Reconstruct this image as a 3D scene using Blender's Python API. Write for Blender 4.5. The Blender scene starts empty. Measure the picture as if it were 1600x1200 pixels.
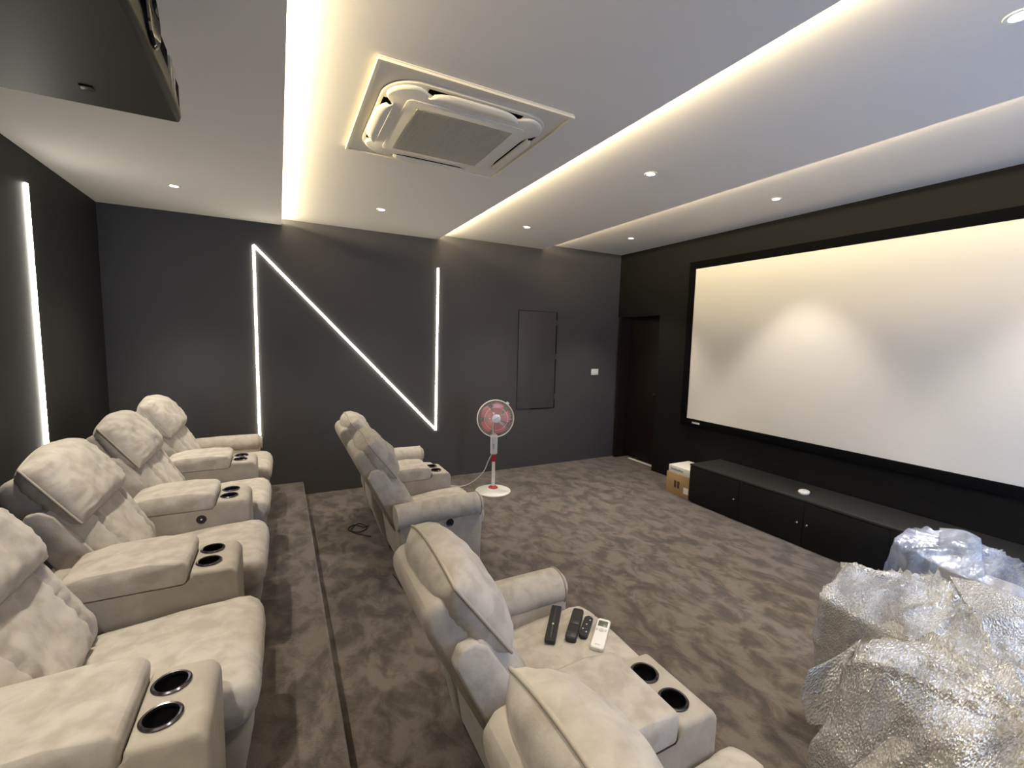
import bpy, bmesh, math, random
from mathutils import Vector, Matrix, noise
random.seed(7)
C = bpy.context.scene.collection
S = bpy.context.scene
PI = math.pi

# ------------------------------------------------------------------ camera, world, exposure
cam_d = bpy.data.cameras.new('camera'); cam = bpy.data.objects.new('camera', cam_d); C.objects.link(cam); S.camera = cam
FPX = 695.07
cam_d.sensor_width = 36; cam_d.lens = FPX/1600*36; cam_d.clip_start = .02
yaw, pitch, roll = math.radians(27.644), math.radians(-5.732), math.radians(-1.419)
f = Vector((math.sin(yaw)*math.cos(pitch), math.cos(yaw)*math.cos(pitch), math.sin(pitch)))
r = Vector((math.cos(yaw), -math.sin(yaw), 0)); d = f.cross(r)
r2 = r*math.cos(roll)+d*math.sin(roll); d2 = -r*math.sin(roll)+d*math.cos(roll)
M = Matrix((( r2.x, -d2.x, -f.x), (r2.y, -d2.y, -f.y), (r2.z, -d2.z, -f.z)))
cam.matrix_world = Matrix.Translation((0, 0, 1.72)) @ M.to_4x4()
w = bpy.data.worlds.new('world'); S.world = w; w.use_nodes = True
w.node_tree.nodes['Background'].inputs[0].default_value = (.9, .88, 1, 1)
w.node_tree.nodes['Background'].inputs[1].default_value = .0
S.view_settings.view_transform = 'Standard'; S.view_settings.look = 'None'
S.view_settings.gamma = 1; S.view_settings.use_curve_mapping = False
S.view_settings.exposure = 0.4
LK = 1.0            # one gain for all lamps
SPOT_W, COVE_W, FILL_W = 26, 1.25, 75
SPOT_K = (4.5, 3.0, 4.3, 2.8)       # output of the four rows of downlights, back wall to screen
WARM, COVEC, COOL = (1, .91, .77), (1, .82, .50), (.55, .70, 1)

def lamp(name, kind, loc, energy, color, rot=(0, 0, 0), **k):
    l = bpy.data.lights.new(name, kind); l.energy = energy*LK; l.color = color
    for a, v in k.items(): setattr(l, a, v)
    o = bpy.data.objects.new(name, l); C.objects.link(o); o.location = loc; o.rotation_euler = rot
    return o

# ------------------------------------------------------------------ materials
def mat(name, col, rough=.6, metal=0, spec=.5, emit=None, es=0, noise_amt=0, nscale=8, col2=None, bump=0, bscale=60, ior=1.45, sheen=0, ndet=5, dist=0, lo=.35, hi=.65, stretch=None):
    m = bpy.data.materials.new(name); m.use_nodes = True; nt = m.node_tree; b = nt.nodes['Principled BSDF']
    b.inputs['Base Color'].default_value = (*col, 1); b.inputs['Roughness'].default_value = rough
    b.inputs['Metallic'].default_value = metal; b.inputs['Specular IOR Level'].default_value = spec
    if sheen: b.inputs['Sheen Weight'].default_value = sheen
    if emit: b.inputs['Emission Color'].default_value = (*emit, 1); b.inputs['Emission Strength'].default_value = es
    if col2 or bump:
        tc = nt.nodes.new('ShaderNodeTexCoord'); mp = nt.nodes.new('ShaderNodeMapping'); nt.links.new(tc.outputs['Object'], mp.inputs[0])
        if stretch: mp.inputs['Scale'].default_value = stretch
    if col2:
        n = nt.nodes.new('ShaderNodeTexNoise'); n.inputs['Scale'].default_value = nscale; n.inputs['Detail'].default_value = ndet
        n.inputs['Distortion'].default_value = dist; nt.links.new(mp.outputs[0], n.inputs['Vector'])
        cr = nt.nodes.new('ShaderNodeValToRGB'); cr.color_ramp.elements[0].color = (*col2, 1); cr.color_ramp.elements[1].color = (*col, 1)
        cr.color_ramp.elements[0].position = lo; cr.color_ramp.elements[1].position = hi
        nt.links.new(n.outputs['Fac'], cr.inputs[0]); nt.links.new(cr.outputs[0], b.inputs['Base Color'])
    if bump:
        n2 = nt.nodes.new('ShaderNodeTexNoise'); n2.inputs['Scale'].default_value = bscale; n2.inputs['Detail'].default_value = 4
        nt.links.new(mp.outputs[0], n2.inputs['Vector'])
        bp = nt.nodes.new('ShaderNodeBump'); bp.inputs['Strength'].default_value = bump; bp.inputs['Distance'].default_value = .01
        nt.links.new(n2.outputs['Fac'], bp.inputs['Height']); nt.links.new(bp.outputs[0], b.inputs['Normal'])
    return m
M_suede = mat('suede', (.485, .448, .39), .85, spec=.2, col2=(.385, .345, .29), nscale=15, ndet=6, dist=.35, lo=.36, hi=.60, bump=.15, bscale=50, sheen=.15)
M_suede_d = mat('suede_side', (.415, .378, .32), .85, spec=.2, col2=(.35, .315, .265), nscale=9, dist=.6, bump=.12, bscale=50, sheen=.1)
M_pipe = mat('piping_cord', (.40, .36, .30), .8, spec=.2)
M_black = mat('black_plastic', (.012, .011, .013), .35)
M_rim = mat('dark_chrome', (.11, .10, .115), .22, metal=.9)
M_well = mat('cup_well', (.006, .005, .006), .5)
M_ceil = mat('ceiling_paint', (.76, .73, .675), .8, spec=.2, bump=.02, bscale=90)
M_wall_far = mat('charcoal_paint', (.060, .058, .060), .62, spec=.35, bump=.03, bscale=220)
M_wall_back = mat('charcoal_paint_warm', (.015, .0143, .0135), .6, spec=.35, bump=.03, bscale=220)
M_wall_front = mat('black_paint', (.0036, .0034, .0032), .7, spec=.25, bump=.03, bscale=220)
M_niche = mat('black_lacquer', (.010, .007, .006), .5, spec=.25)
M_velvet = mat('black_velvet', (.004, .004, .0045), .95, spec=.05)
M_screen = mat('screen_fabric', (.78, .745, .675), .8, spec=.15)
M_cab = mat('black_cabinet', (.006, .006, .006), .6, spec=.18)
M_cabtop = mat('black_cabinet_top', (.020, .020, .021), .55, spec=.35, bump=.1, bscale=400)
M_white = mat('white_plastic', (.80, .79, .76), .35)
M_whitew = mat('warm_white_plastic', (.74, .70, .60), .45)
M_acgrey = mat('air_filter_grey', (.46, .42, .31), .6)
M_led = mat('led_diffuser', (1, 1, .95), .5, emit=(1, .93, .76), es=17)
M_lamp = mat('lamp_lens', (1, 1, 1), .5, emit=(1, .96, .9), es=14)
M_red = mat('red_plastic', (.42, .02, .035), .35)
M_proj = mat('projector_shell', (.010, .0088, .0075), .42, spec=.3, bump=.02, bscale=300)
M_card = mat('cardboard', (.38, .25, .12), .85, col2=(.32, .21, .10), nscale=4)
M_print = mat('carton_print', (.06, .035, .02), .8)
M_paper = mat('white_carton', (.78, .77, .73), .6)
M_grey = mat('grey_print', (.25, .25, .25), .6)
M_lcd = mat('lcd', (.13, .14, .11), .25)
M_btn = mat('button_grey', (.55, .55, .53), .5)
M_btnd = mat('button_dark', (.035, .035, .04), .4)
M_marble = mat('marble', (.80, .78, .72), .3)
M_conc = mat('hall_plaster', (.6, .6, .62), .8)

def carpet_mat(name, k=1.0):
    m = bpy.data.materials.new(name); m.use_nodes = True; nt = m.node_tree; b = nt.nodes['Principled BSDF']; L = nt.links.new
    tc = nt.nodes.new('ShaderNodeTexCoord')
    n = nt.nodes.new('ShaderNodeTexNoise'); n.inputs['Scale'].default_value = 6.2; n.inputs['Detail'].default_value = 7; n.inputs['Roughness'].default_value = .66; n.inputs['Distortion'].default_value = .45
    mp = nt.nodes.new('ShaderNodeMapping'); mp.inputs['Scale'].default_value = (1.25, .85, 1); mp.inputs['Rotation'].default_value = (0, 0, .5)
    L(tc.outputs['Object'], mp.inputs[0]); L(mp.outputs[0], n.inputs['Vector'])
    cr = nt.nodes.new('ShaderNodeValToRGB'); e = cr.color_ramp.elements
    e[0].position = .41; e[0].color = (.066*k, .056*k, .049*k, 1); e[1].position = .57; e[1].color = (.155*k, .131*k, .112*k, 1)
    x = e.new(.49); x.color = (.110*k, .089*k, .073*k, 1)
    L(n.outputs['Fac'], cr.inputs[0])
    n3 = nt.nodes.new('ShaderNodeTexNoise'); n3.inputs['Scale'].default_value = 260; n3.inputs['Detail'].default_value = 2; L(tc.outputs['Object'], n3.inputs['Vector'])
    mx = nt.nodes.new('ShaderNodeMix'); mx.data_type = 'RGBA'; mx.blend_type = 'MULTIPLY'; mx.inputs[0].default_value = .45
    L(cr.outputs[0], mx.inputs[6]); L(n3.outputs['Fac'], mx.inputs[7]); L(mx.outputs[2], b.inputs['Base Color'])
    b.inputs['Roughness'].default_value = .9; b.inputs['Specular IOR Level'].default_value = .15
    b.inputs['Sheen Weight'].default_value = .25; b.inputs['Sheen Roughness'].default_value = .5
    bp = nt.nodes.new('ShaderNodeBump'); bp.inputs['Strength'].default_value = .45; bp.inputs['Distance'].default_value = .012
    ad = nt.nodes.new('ShaderNodeMath'); ad.operation = 'MULTIPLY_ADD'; ad.inputs[1].default_value = 2.2
    L(n.outputs['Fac'], ad.inputs[0]); L(n3.outputs['Fac'], ad.inputs[2]); L(ad.outputs[0], bp.inputs['Height']); L(bp.outputs[0], b.inputs['Normal'])
    return m
M_carpet = carpet_mat('plush_carpet', 1.12)

def film_mat(name, opaq, tint=(.80, .78, .72), bub=1.0, blue=0):
    m = bpy.data.materials.new(name); m.use_nodes = True; nt = m.node_tree; L = nt.links.new
    b = nt.nodes['Principled BSDF']; out = nt.nodes['Material Output']
    b.inputs['Base Color'].default_value = (*tint, 1); b.inputs['Roughness'].default_value = .2; b.inputs['Metallic'].default_value = .3; b.inputs['Specular IOR Level'].default_value = 1.0
    b.inputs['Coat Weight'].default_value = 1; b.inputs['Coat Roughness'].default_value = .07
    tc = nt.nodes.new('ShaderNodeTexCoord')
    mp = nt.nodes.new('ShaderNodeMapping'); mp.inputs['Rotation'].default_value = (.5, .3, .4); mp.inputs['Scale'].default_value = (.8, 2.2, 1.2); L(tc.outputs['Object'], mp.inputs[0])
    v = nt.nodes.new('ShaderNodeTexVoronoi'); v.inputs['Scale'].default_value = 100; L(mp.outputs[0], v.inputs['Vector'])
    n = nt.nodes.new('ShaderNodeTexNoise'); n.inputs['Scale'].default_value = 5; n.inputs['Detail'].default_value = 5; n.inputs['Distortion'].default_value = .8; mp3 = nt.nodes.new('ShaderNodeMapping'); mp3.inputs['Scale'].default_value = (.6, 1.6, 1); mp3.inputs['Rotation'].default_value = (.3, .6, .5); L(tc.outputs['Object'], mp3.inputs[0]); L(mp3.outputs[0], n.inputs['Vector'])
    b1 = nt.nodes.new('ShaderNodeBump'); b1.inputs['Strength'].default_value = .32; b1.inputs['Distance'].default_value = .04; L(n.outputs['Fac'], b1.inputs['Height'])
    b2 = nt.nodes.new('ShaderNodeBump'); b2.inputs['Strength'].default_value = .95*bub; b2.inputs['Distance'].default_value = .006
    L(v.outputs['Distance'], b2.inputs['Height']); L(b1.outputs[0], b2.inputs['Normal']); L(b2.outputs[0], b.inputs['Normal']); L(b2.outputs[0], b.inputs['Coat Normal'])
    t = nt.nodes.new('ShaderNodeBsdfTransparent'); t.inputs[0].default_value = (.93, .93, .92, 1)
    mr = nt.nodes.new('ShaderNodeMapRange'); mr.inputs['From Min'].default_value = .35; mr.inputs['From Max'].default_value = .65
    mr.inputs['To Min'].default_value = max(opaq-.25, 0); mr.inputs['To Max'].default_value = min(opaq+.25, 1); L(n.outputs['Fac'], mr.inputs[0])
    mx = nt.nodes.new('ShaderNodeMixShader'); L(mr.outputs[0], mx.inputs[0]); L(t.outputs[0], mx.inputs[1]); L(b.outputs[0], mx.inputs[2]); L(mx.outputs[0], out.inputs[0])
    return m
M_film = film_mat('bubble_film', .58, (.70, .685, .65))
M_film2 = film_mat('thin_film_blue_lit', .45, (.55, .62, .80), .15)  # bluish light is put into the tint of this clear film
def glassy(name, col, a, rough=.1):
    m = bpy.data.materials.new(name); m.use_nodes = True; nt = m.node_tree; b = nt.nodes['Principled BSDF']
    b.inputs['Base Color'].default_value = (*col, 1); b.inputs['Alpha'].default_value = a; b.inputs['Roughness'].default_value = rough
    return m
M_blade = glassy('pink_blade', (.72, .20, .24), .72, .15)

# ------------------------------------------------------------------ helpers
def link(name, me, m, parent=None, loc=None, smooth=False):
    o = bpy.data.objects.new(name, me); C.objects.link(o)
    if m and not me.materials: me.materials.append(m)
    if parent: o.parent = parent
    if loc: o.location = loc
    if smooth:
        for p in me.polygons: p.use_smooth = True
    return o
def bm_mesh(bm, name='mesh', smooth=True, ang=40):
    me = bpy.data.meshes.new(name); bmesh.ops.recalc_face_normals(bm, faces=bm.faces)
    for fc in bm.faces: fc.smooth = smooth
    if smooth:
        for e in bm.edges:
            if len(e.link_faces) == 2 and e.calc_face_angle(0) > math.radians(ang): e.smooth = False
    bm.to_mesh(me); bm.free(); return me
def bake(me, mods):
    """apply modifiers [(type, {props})] to a mesh and give back a new mesh"""
    o = bpy.data.objects.new('bake_tmp', me); C.objects.link(o)
    for t, p in mods:
        md = o.modifiers.new('m', t)
        for k, v in p.items(): setattr(md, k, v)
    dg = bpy.context.evaluated_depsgraph_get(); dg.update()
    r_ = bpy.data.meshes.new_from_object(o.evaluated_get(dg)); bpy.data.objects.remove(o)
    return r_
def add_box(bm, x0, x1, y0, y1, z0, z1, mtx=None):
    vs = [bm.verts.new((x, y, z)) for x in (x0, x1) for y in (y0, y1) for z in (z0, z1)]
    if mtx:
        for v in vs: v.co = mtx @ v.co
    for a in ((0, 1, 3, 2), (4, 6, 7, 5), (0, 4, 5, 1), (2, 3, 7, 6), (0, 2, 6, 4), (1, 5, 7, 3)): bm.faces.new([vs[i] for i in a])
    return vs
def box_me(x0, x1, y0, y1, z0, z1, bev=0, seg=2):
    bm = bmesh.new(); add_box(bm, x0, x1, y0, y1, z0, z1)
    if bev: bmesh.ops.bevel(bm, geom=bm.edges[:], offset=bev, segments=seg, profile=.5, affect='EDGES')
    return bm_mesh(bm, smooth=bool(bev), ang=50)
def prism(bm, prof, y0, y1):
    """prof: list of (x,z); extruded along y"""
    a = [bm.verts.new((x, y0, z)) for x, z in prof]; b = [bm.verts.new((x, y1, z)) for x, z in prof]
    bm.faces.new(a); bm.faces.new(b[::-1]); n = len(prof)
    for i in range(n): bm.faces.new((a[i], a[(i+1) % n], b[(i+1) % n], b[i]))
def lathe(bm, prof, seg=32, mtx=None, close=False):
    rings = []
    for rr, z in prof:
        ring = [bm.verts.new((rr*math.cos(2*PI*i/seg), rr*math.sin(2*PI*i/seg), z)) for i in range(seg)] if rr > 1e-6 else [bm.verts.new((0, 0, z))]
        if mtx:
            for v in ring: v.co = mtx @ v.co
        rings.append(ring)
    for A, B in zip(rings, rings[1:]):
        for i in range(seg):
            j = (i+1) % seg
            if len(A) == 1 and len(B) == 1: continue
            if len(A) == 1: bm.faces.new((A[0], B[i], B[j]))
            elif len(B) == 1: bm.faces.new((A[i], A[j], B[0]))
            else: bm.faces.new((A[i], A[j], B[j], B[i]))
def tube(bm, pts, rad, seg=8, closed=False):
    pts = [Vector(p) for p in pts]; n = len(pts); rings = []; up = Vector((0, 0, 1))
    last = None
    for i, p in enumerate(pts):
        t = (pts[(i+1) % n]-pts[i-1]) if closed else (pts[min(i+1, n-1)]-pts[max(i-1, 0)])
        t.normalize()
        if last is None:
            a = t.cross(up)
            if a.length < .01: a = t.cross(Vector((1, 0, 0)))
        else: a = last - t*last.dot(t)
        a.normalize(); last = a; b = t.cross(a)
        rr = rad[i] if isinstance(rad, (list, tuple)) else rad
        rings.append([bm.verts.new(p+a*rr*math.cos(2*PI*k/seg)+b*rr*math.sin(2*PI*k/seg)) for k in range(seg)])
    R_ = list(zip(rings, rings[1:]))+([(rings[-1], rings[0])] if closed else [])
    for A, B in R_:
        for k in range(seg): bm.faces.new((A[k], A[(k+1) % seg], B[(k+1) % seg], B[k]))
    if not closed: bm.faces.new(rings[0]); bm.faces.new(rings[-1][::-1])
def smooth_path(P, n=8):
    P = [Vector(p) for p in P]; out = []
    for i in range(len(P)-1):
        p0, p1, p2, p3 = P[max(i-1, 0)], P[i], P[i+1], P[min(i+2, len(P)-1)]
        for k in range(n):
            t = k/n; out.append(.5*((2*p1)+(p2-p0)*t+(2*p0-5*p1+4*p2-p3)*t*t+(3*p1-p0-3*p2+p3)*t**3))
    return out+[P[-1]]
def thing(name, label, cat, loc=(0, 0, 0), rotz=0, group=None):
    o = bpy.data.objects.new(name, None); C.objects.link(o); o.location = loc; o.rotation_euler = (0, 0, rotz)
    o.empty_display_size = .1; o['label'] = label; o['category'] = cat
    if group: o['group'] = group
    return o
def tag(o, label, cat, group=None):
    o['label'] = label; o['category'] = cat
    if group: o['group'] = group
    return o
def struct(name, me, m, label=None):
    o = link(name, me, m); o['kind'] = 'structure'
    if label: o['label'] = label
    return o

# ------------------------------------------------------------------ room shell
XB, XF, YF, YN = -1.36, 4.43, 5.14, -1.3
RZ, RX = .145, .195            # riser height and edge
HX = 4.62                      # door plane in the niche
D0, D1, DZ = 4.33, YF, 2.08    # niche
fl = struct('floor', box_me(XB-.1, XF+.6, YN-.1, YF+.1, -.08, 0), M_carpet)
bm = bmesh.new(); prism(bm, [(XB, 0), (RX, 0), (RX, RZ-.012), (RX-.012, RZ), (XB, RZ)], YN, YF)
struct('floor_riser', bm_mesh(bm, smooth=False), M_carpet, 'carpeted riser under the back row of recliners')
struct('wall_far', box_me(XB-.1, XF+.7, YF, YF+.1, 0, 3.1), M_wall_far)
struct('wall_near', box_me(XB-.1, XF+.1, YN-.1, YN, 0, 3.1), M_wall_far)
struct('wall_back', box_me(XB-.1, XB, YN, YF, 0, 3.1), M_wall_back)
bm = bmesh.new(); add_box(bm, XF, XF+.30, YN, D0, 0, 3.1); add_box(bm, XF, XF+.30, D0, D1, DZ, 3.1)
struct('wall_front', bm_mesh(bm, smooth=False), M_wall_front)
# door in the niche beside the screen
dr = struct('door_1', box_me(HX, HX+.04, D0, D1-.08, .03, DZ, .004), M_niche)
link('door_handle', box_me(HX-.05, HX, D0+.07, D0+.20, 1.0, 1.02, .005), M_black, dr)
bm = bmesh.new(); add_box(bm, XF-.005, HX+.04, D1-.08, D1-.03, 0, DZ); 
struct('trim_1', bm_mesh(bm, smooth=False), mat('dark_wood_jamb', (.010, .005, .004), .45), 'dark reddish brown door jamb in the corner niche')
struct('trim_2', box_me(4.555, 4.595, D0, 4.93, 0, .010), M_marble, 'white door threshold sliver')
struct('wall_hall', box_me(HX+.2, HX+.25, D0-.3, D1+.1, 0, 2.4), M_conc)
# ceiling in four stepped panels with light coves between them
CE = [(XB, .05, 2.80), (-.16, 1.67, 2.858), (1.45, 3.105, 2.908), (2.93, XF+.30, 2.97)]
for i, (a, b, z) in enumerate(CE):
    nm = 'ceiling' if i == 0 else 'ceiling.%03d' % i
    t = .016
    bm = bmesh.new(); add_box(bm, a, b, YN, YF, z, z+t)
    if i: add_box(bm, a, a+.02, YN, YF, CE[i-1][2]+t, z)   # cove back
    struct(nm, bm_mesh(bm, smooth=False), M_ceil)
struct('ceiling.004', box_me(XB-.1, XF+.3, YN-.1, YF+.1, 3.06, 3.12), M_ceil)
# LED tape on top of each panel edge, washing the next panel
for i, en in ((0, 1.2), (1, 1.2), (2, .5)):
    a, b, z = CE[i]; zz = CE[i+1][2]
    tp = link('led_tape', box_me(b-.085, b-.075, YN+.05, YF-.01, z+.016, z+.028), M_led)
    tag(tp, ['hidden LED tape glowing above the edge of the ceiling panel over the back row', 'hidden LED tape above the ceiling edge beside the air conditioner', 'faint LED tape above the ceiling edge nearest the screen'][i], 'light strip')
    lamp('cove_light', 'AREA', (b-(.068 if i == 0 else .034), (YN+YF)/2, z+.026), 34*en*COVE_W, COVEC, (0, -math.radians(103), 0), shape='RECTANGLE', size=.012, size_y=YF-YN-.1)
# recessed downlights
LX = [-.67, .85, 2.36, 3.80]; LY = [4.25, 2.47, .69, -.9]
lens_me = {}
def downlight(x, y, z, label):
    t = thing('downlight', label, 'ceiling light', (x, y, z), group='recessed ceiling downlights')
    if 'r' not in lens_me:
        bm = bmesh.new(); lathe(bm, [(.026, .002), (.030, -.004), (.042, -.004), (.045, 0), (.045, .004), (.026, .004), (.026, .002)], 28); lens_me['r'] = bm_mesh(bm)
        bm = bmesh.new(); lathe(bm, [(0, -.0015), (.026, -.0015), (.026, .003), (0, .003)], 24); lens_me['l'] = bm_mesh(bm)
    link('ring', lens_me['r'], M_white, t); link('lens', lens_me['l'], M_lamp, t)
    l = lamp('downlight_beam', 'SPOT', (x, y, z-.012), SPOT_W*SPOT_K[LX.index(x)], WARM, (0, 0, 0), spot_size=math.radians(76 if x > 3 else 88), spot_blend=.55 if x > 3 else 1, shadow_soft_size=.025)
    return t
txt = {(0, 0): 'downlight over the far recliner of the back row, near the back wall', (1, 0): 'downlight between the air conditioner and the N shaped wall light',
       (2, 0): 'downlight above the standing fan, in the third ceiling panel', (2, 1): 'downlight in the middle of the third ceiling panel, right of the air conditioner',
       (3, 0): 'downlight above the corner door, in the panel along the screen wall', (3, 1): 'downlight above the screen, second from the corner door',
       (2, 2): 'downlight cut by the top right corner of the photo'}
for i, x in enumerate(LX):
    for j, y in enumerate(LY):
        if (i, j) in ((1, 1),): continue
        downlight(x, y, CE[i][2], txt.get((i, j), 'downlight out of view, %s panel, %s' % (['back row', 'air conditioner', 'third', 'screen side'][i], ['by the far wall', 'at mid room', 'over the near seats', 'behind the photographer'][j])))
# cool fill lamp and glowing panel on the near wall, added for bluish light
lamp('cool_fill', 'AREA', (2.9, YN+.04, 1.15), FILL_W, COOL, (math.radians(-90), 0, 0), shape='RECTANGLE', size=.9, size_y=2.0)
struct('added_glow_panel', box_me(2.42, 3.38, YN-.005, YN+.02, 0, 2.2), mat('glow_panel_blue', (.5, .55, .65), .8, emit=COOL, es=1.2))

# wall lights
def strip_me(p, q, wd, axis, off):
    """bar from p to q, square section, lying on a wall"""
    p, q = Vector(p), Vector(q); t = (q-p).normalized(); n = Vector(axis); s = t.cross(n).normalized()*wd/2; n = n*off
    bm = bmesh.new(); v = []
    for c in (p, q):
        v.append([bm.verts.new(c-s), bm.verts.new(c+s), bm.verts.new(c+s*.8+n), bm.verts.new(c-s*.8+n)])
    A, B = v
    for k in range(4): bm.faces.new((A[k], A[(k+1) % 4], B[(k+1) % 4], B[k]))
    bm.faces.new(A); bm.faces.new(B[::-1]); return bm_mesh(bm, smooth=False)
nl = thing('wall_light', 'big N shaped LED line light on the dark far wall', 'wall light', (.73, YF, 1.6))
nl_pts = [((-.20, 0, 2.575), (-.20, 0, .67)), ((-.20, 0, 2.575), (1.655, 0, .61)), ((1.675, 0, 2.53), (1.66, 0, .60))]
for p, q in nl_pts:
    o = link('light_strip', strip_me(Vector(p)-Vector((.73, 0, 1.6)), Vector(q)-Vector((.73, 0, 1.6)), .021, (0, -1, 0), .010), M_led, nl)
bl = thing('wall_light', 'single vertical LED line on the back wall behind the recliners', 'wall light', (XB, 3.91, 1.6))
link('light_strip', strip_me((0, 0, 1.0), (0, 0, -.9), .033, (1, 0, 0), .010), mat('led_diffuser_white', (1, 1, 1), .5, emit=(1, .95, .84), es=28), bl)

# access hatch and switch on the far wall
h = thing('wall_hatch', 'flush charcoal access hatch in the far wall, right of the fan', 'hatch', (2.77, YF, .80))
link('door_panel', box_me(0, .575, -.010, 0, .0, 1.295, .002), M_wall_far, h)
bm = bmesh.new(); add_box(bm, .579, .592, -.004, 0, -.006, 1.30)
add_box(bm, .20, .579, -.004, 0, -.012, -.004); add_box(bm, 0, .579, -.003, 0, 1.297, 1.302); add_box(bm, -.006, -.002, -.003, 0, -.01, 1.3)
link('gap', bm_mesh(bm, smooth=False), M_velvet, h)
for z in (.15, .70, 1.16): link('hinge', box_me(.574, .598, -.014, 0, z-.035, z+.035, .003), M_wall_far, h)
sw = thing('light_switch', 'small white double switch plate on the far wall near the corner door', 'switch', (4.035, YF, 1.28))
link('plate', box_me(-.062, .062, -.010, 0, -.043, .043, .004), M_white, sw)
for x in (-.026, .026): link('rocker', box_me(x-.022, x+.022, -.015, -.009, -.026, .026, .002), M_white, sw)

# ------------------------------------------------------------------ projection screen
sc = thing('projection_screen', 'large cream fixed frame projection screen on the black front wall', 'screen', (XF, 2.18, 1.7))
SX = XF-.045; y0, y1, z0, z1 = .52, 3.765, .82, 2.60; fw = .085
link('fabric', box_me(SX-XF+.008, SX-XF+.014, y0-2.18, y1-2.18, z0-1.7, z1-1.7), M_screen, sc)
def frame_bar(a0, a1, b0, b1):
    link('frame_bar', box_me(-.052, 0, a0-2.18, a1-2.18, b0-1.7, b1-1.7, .006), M_velvet, sc)
frame_bar(y1, y1+fw, z0-fw, z1+fw); frame_bar(y0-fw, y0, z0-fw, z1+fw); frame_bar(y0, y1, z1, z1+fw); frame_bar(y0, y1, z0-fw, z0)
link('maker_plate', box_me(-.056, -.051, 3.56-2.18, 3.67-2.18, z0-.052-1.7, z0-.030-1.7, .003), mat('silver_plate', (.62, .62, .60), .35, metal=.3), sc)

# ------------------------------------------------------------------ low black cabinet along the screen wall
cb = thing('media_cabinet', 'long low black cabinet under the projection screen', 'cabinet', (3.93, 1.3, 0))
CY0, CY1 = -.6, 3.28
link('body', box_me(.02, .47, CY0-1.3, CY1-1.3, .0, .40, .003), M_cab, cb)
link('top', box_me(0, .485, CY0-1.3-.005, CY1-1.3+.005, .402, .425, .004), M_cabtop, cb)
edges = [3.28, 2.69, 2.085, 1.48, .88, .28, -.6]
knobs = [2.73, 2.125, 2.045, .92, .84, -.5]
bmk = bmesh.new(); lathe(bmk, [(0, .024), (.008, .024), (.011, .020), (.011, .016), (.005, .013), (.005, 0), (0, 0)], 16, Matrix.Rotation(-PI/2, 4, 'Y')); knob_me = bm_mesh(bmk)
M_knob = mat('nickel', (.7, .68, .62), .2, metal=1)
for i in range(6):
    a, b = edges[i+1]+.0015, edges[i]-.0015
    dd = link('door', box_me(.0, .019, a-1.3, b-1.3, .015, .398, .0015), M_cab, cb)
    k = link('knob', knob_me, M_knob, dd, (0, knobs[i]-1.3, .215))
rt = thing('router', 'small white rounded router lying on the black cabinet top', 'router', (4.10, 2.19, .4255), .35)
bm = bmesh.new(); lathe(bm, [(0, 0), (.052, 0), (.056, .006), (.055, .016), (.046, .022), (0, .023)], 30, Matrix.Diagonal((1.15, .8, 1, 1))); link('case', bm_mesh(bm), M_white, rt)
bm = bmesh.new(); lathe(bm, [(0, .0238), (.010, .0238), (.011, .0225)], 16); link('status_ring', bm_mesh(bm), M_btn, rt)
# boxes at the cabinet end
cx = thing('cardboard_box', 'brown printed cardboard box on the carpet beside the cabinet end', 'box', (4.02, 3.47, 0))
link('carton', box_me(-.05, .30, -.160, .165, 0, .245, .003), M_card, cx)
for y in (.035, -.01): link('printed_icon', box_me(-.0515, -.049, y-.017, y+.015, .085, .165), M_print, cx)
link('shipping_label', box_me(-.052, -.049, -.15, -.085, .05, .12), M_paper, cx)
link('packing_tape', box_me(-.051, .302, -.02, .02, .245, .2465), mat('tape', (.45, .33, .18), .3), cx)
wx = thing('carton', 'flat white carton with grey lettering stacked on the brown box', 'box', (4.02, 3.455, .2468))
link('box_body', box_me(-.045, .28, -.165, .16, 0, .082, .003), M_paper, wx)
bm = bmesh.new()
for k in range(9): y = .115-k*.019; add_box(bm, -.0465, -.0445, y-.007, y+.006, .030, .030+.022+(.005 if k % 3 == 0 else 0))
lt = link('lettering', bm_mesh(bm, smooth=False), M_grey, wx)

# ------------------------------------------------------------------ standing fan
fn = thing('standing_fan', 'white and red pedestal fan standing on the carpet by the far wall', 'fan', (2.105, 4.42, 0))
bm = bmesh.new(); lathe(bm, [(0, 0), (.195, 0), (.20, .006), (.197, .016), (.17, .026), (.08, .040), (.05, .046), (0, .046)], 48); link('base', bm_mesh(bm), M_white, fn)
bm = bmesh.new(); lathe(bm, [(.052, .042), (.055, .052), (.045, .062), (.026, .070), (.0, .071)], 32); link('base_ring', bm_mesh(bm), M_red, fn)
bm = bmesh.new(); lathe(bm, [(0, .05), (.019, .05), (.019, .38), (0, .38)], 20); link('pole', bm_mesh(bm), M_white, fn)
bm = bmesh.new(); lathe(bm, [(0, .352), (.024, .352), (.028, .36), (.028, .385), (.025, .388), (.028, .392), (.028, .418), (.022, .425), (0, .425)], 24); link('collar', bm_mesh(bm), M_red, fn)
bm = bmesh.new(); prof = [(-.030, .43), (.024, .43), (.036, .46), (.036, .62), (.030, .66), (-.030, .66), (-.034, .60)]
prism(bm, prof, -.036, .036); bmesh.ops.bevel(bm, geom=bm.edges[:], offset=.010, segments=3, affect='EDGES')
hd_rot = Matrix.Rotation(math.radians(-107), 4, 'Z')     # local +x turns to face the camera side
def fanT(me): me.transform(hd_rot); return me
cbx = link('control_box', fanT(bm_mesh(bm)), M_white, fn)
link('switch_slot', fanT(box_me(.0355, .0385, -.012, -.004, .50, .56)), M_grey, cbx)
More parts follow.
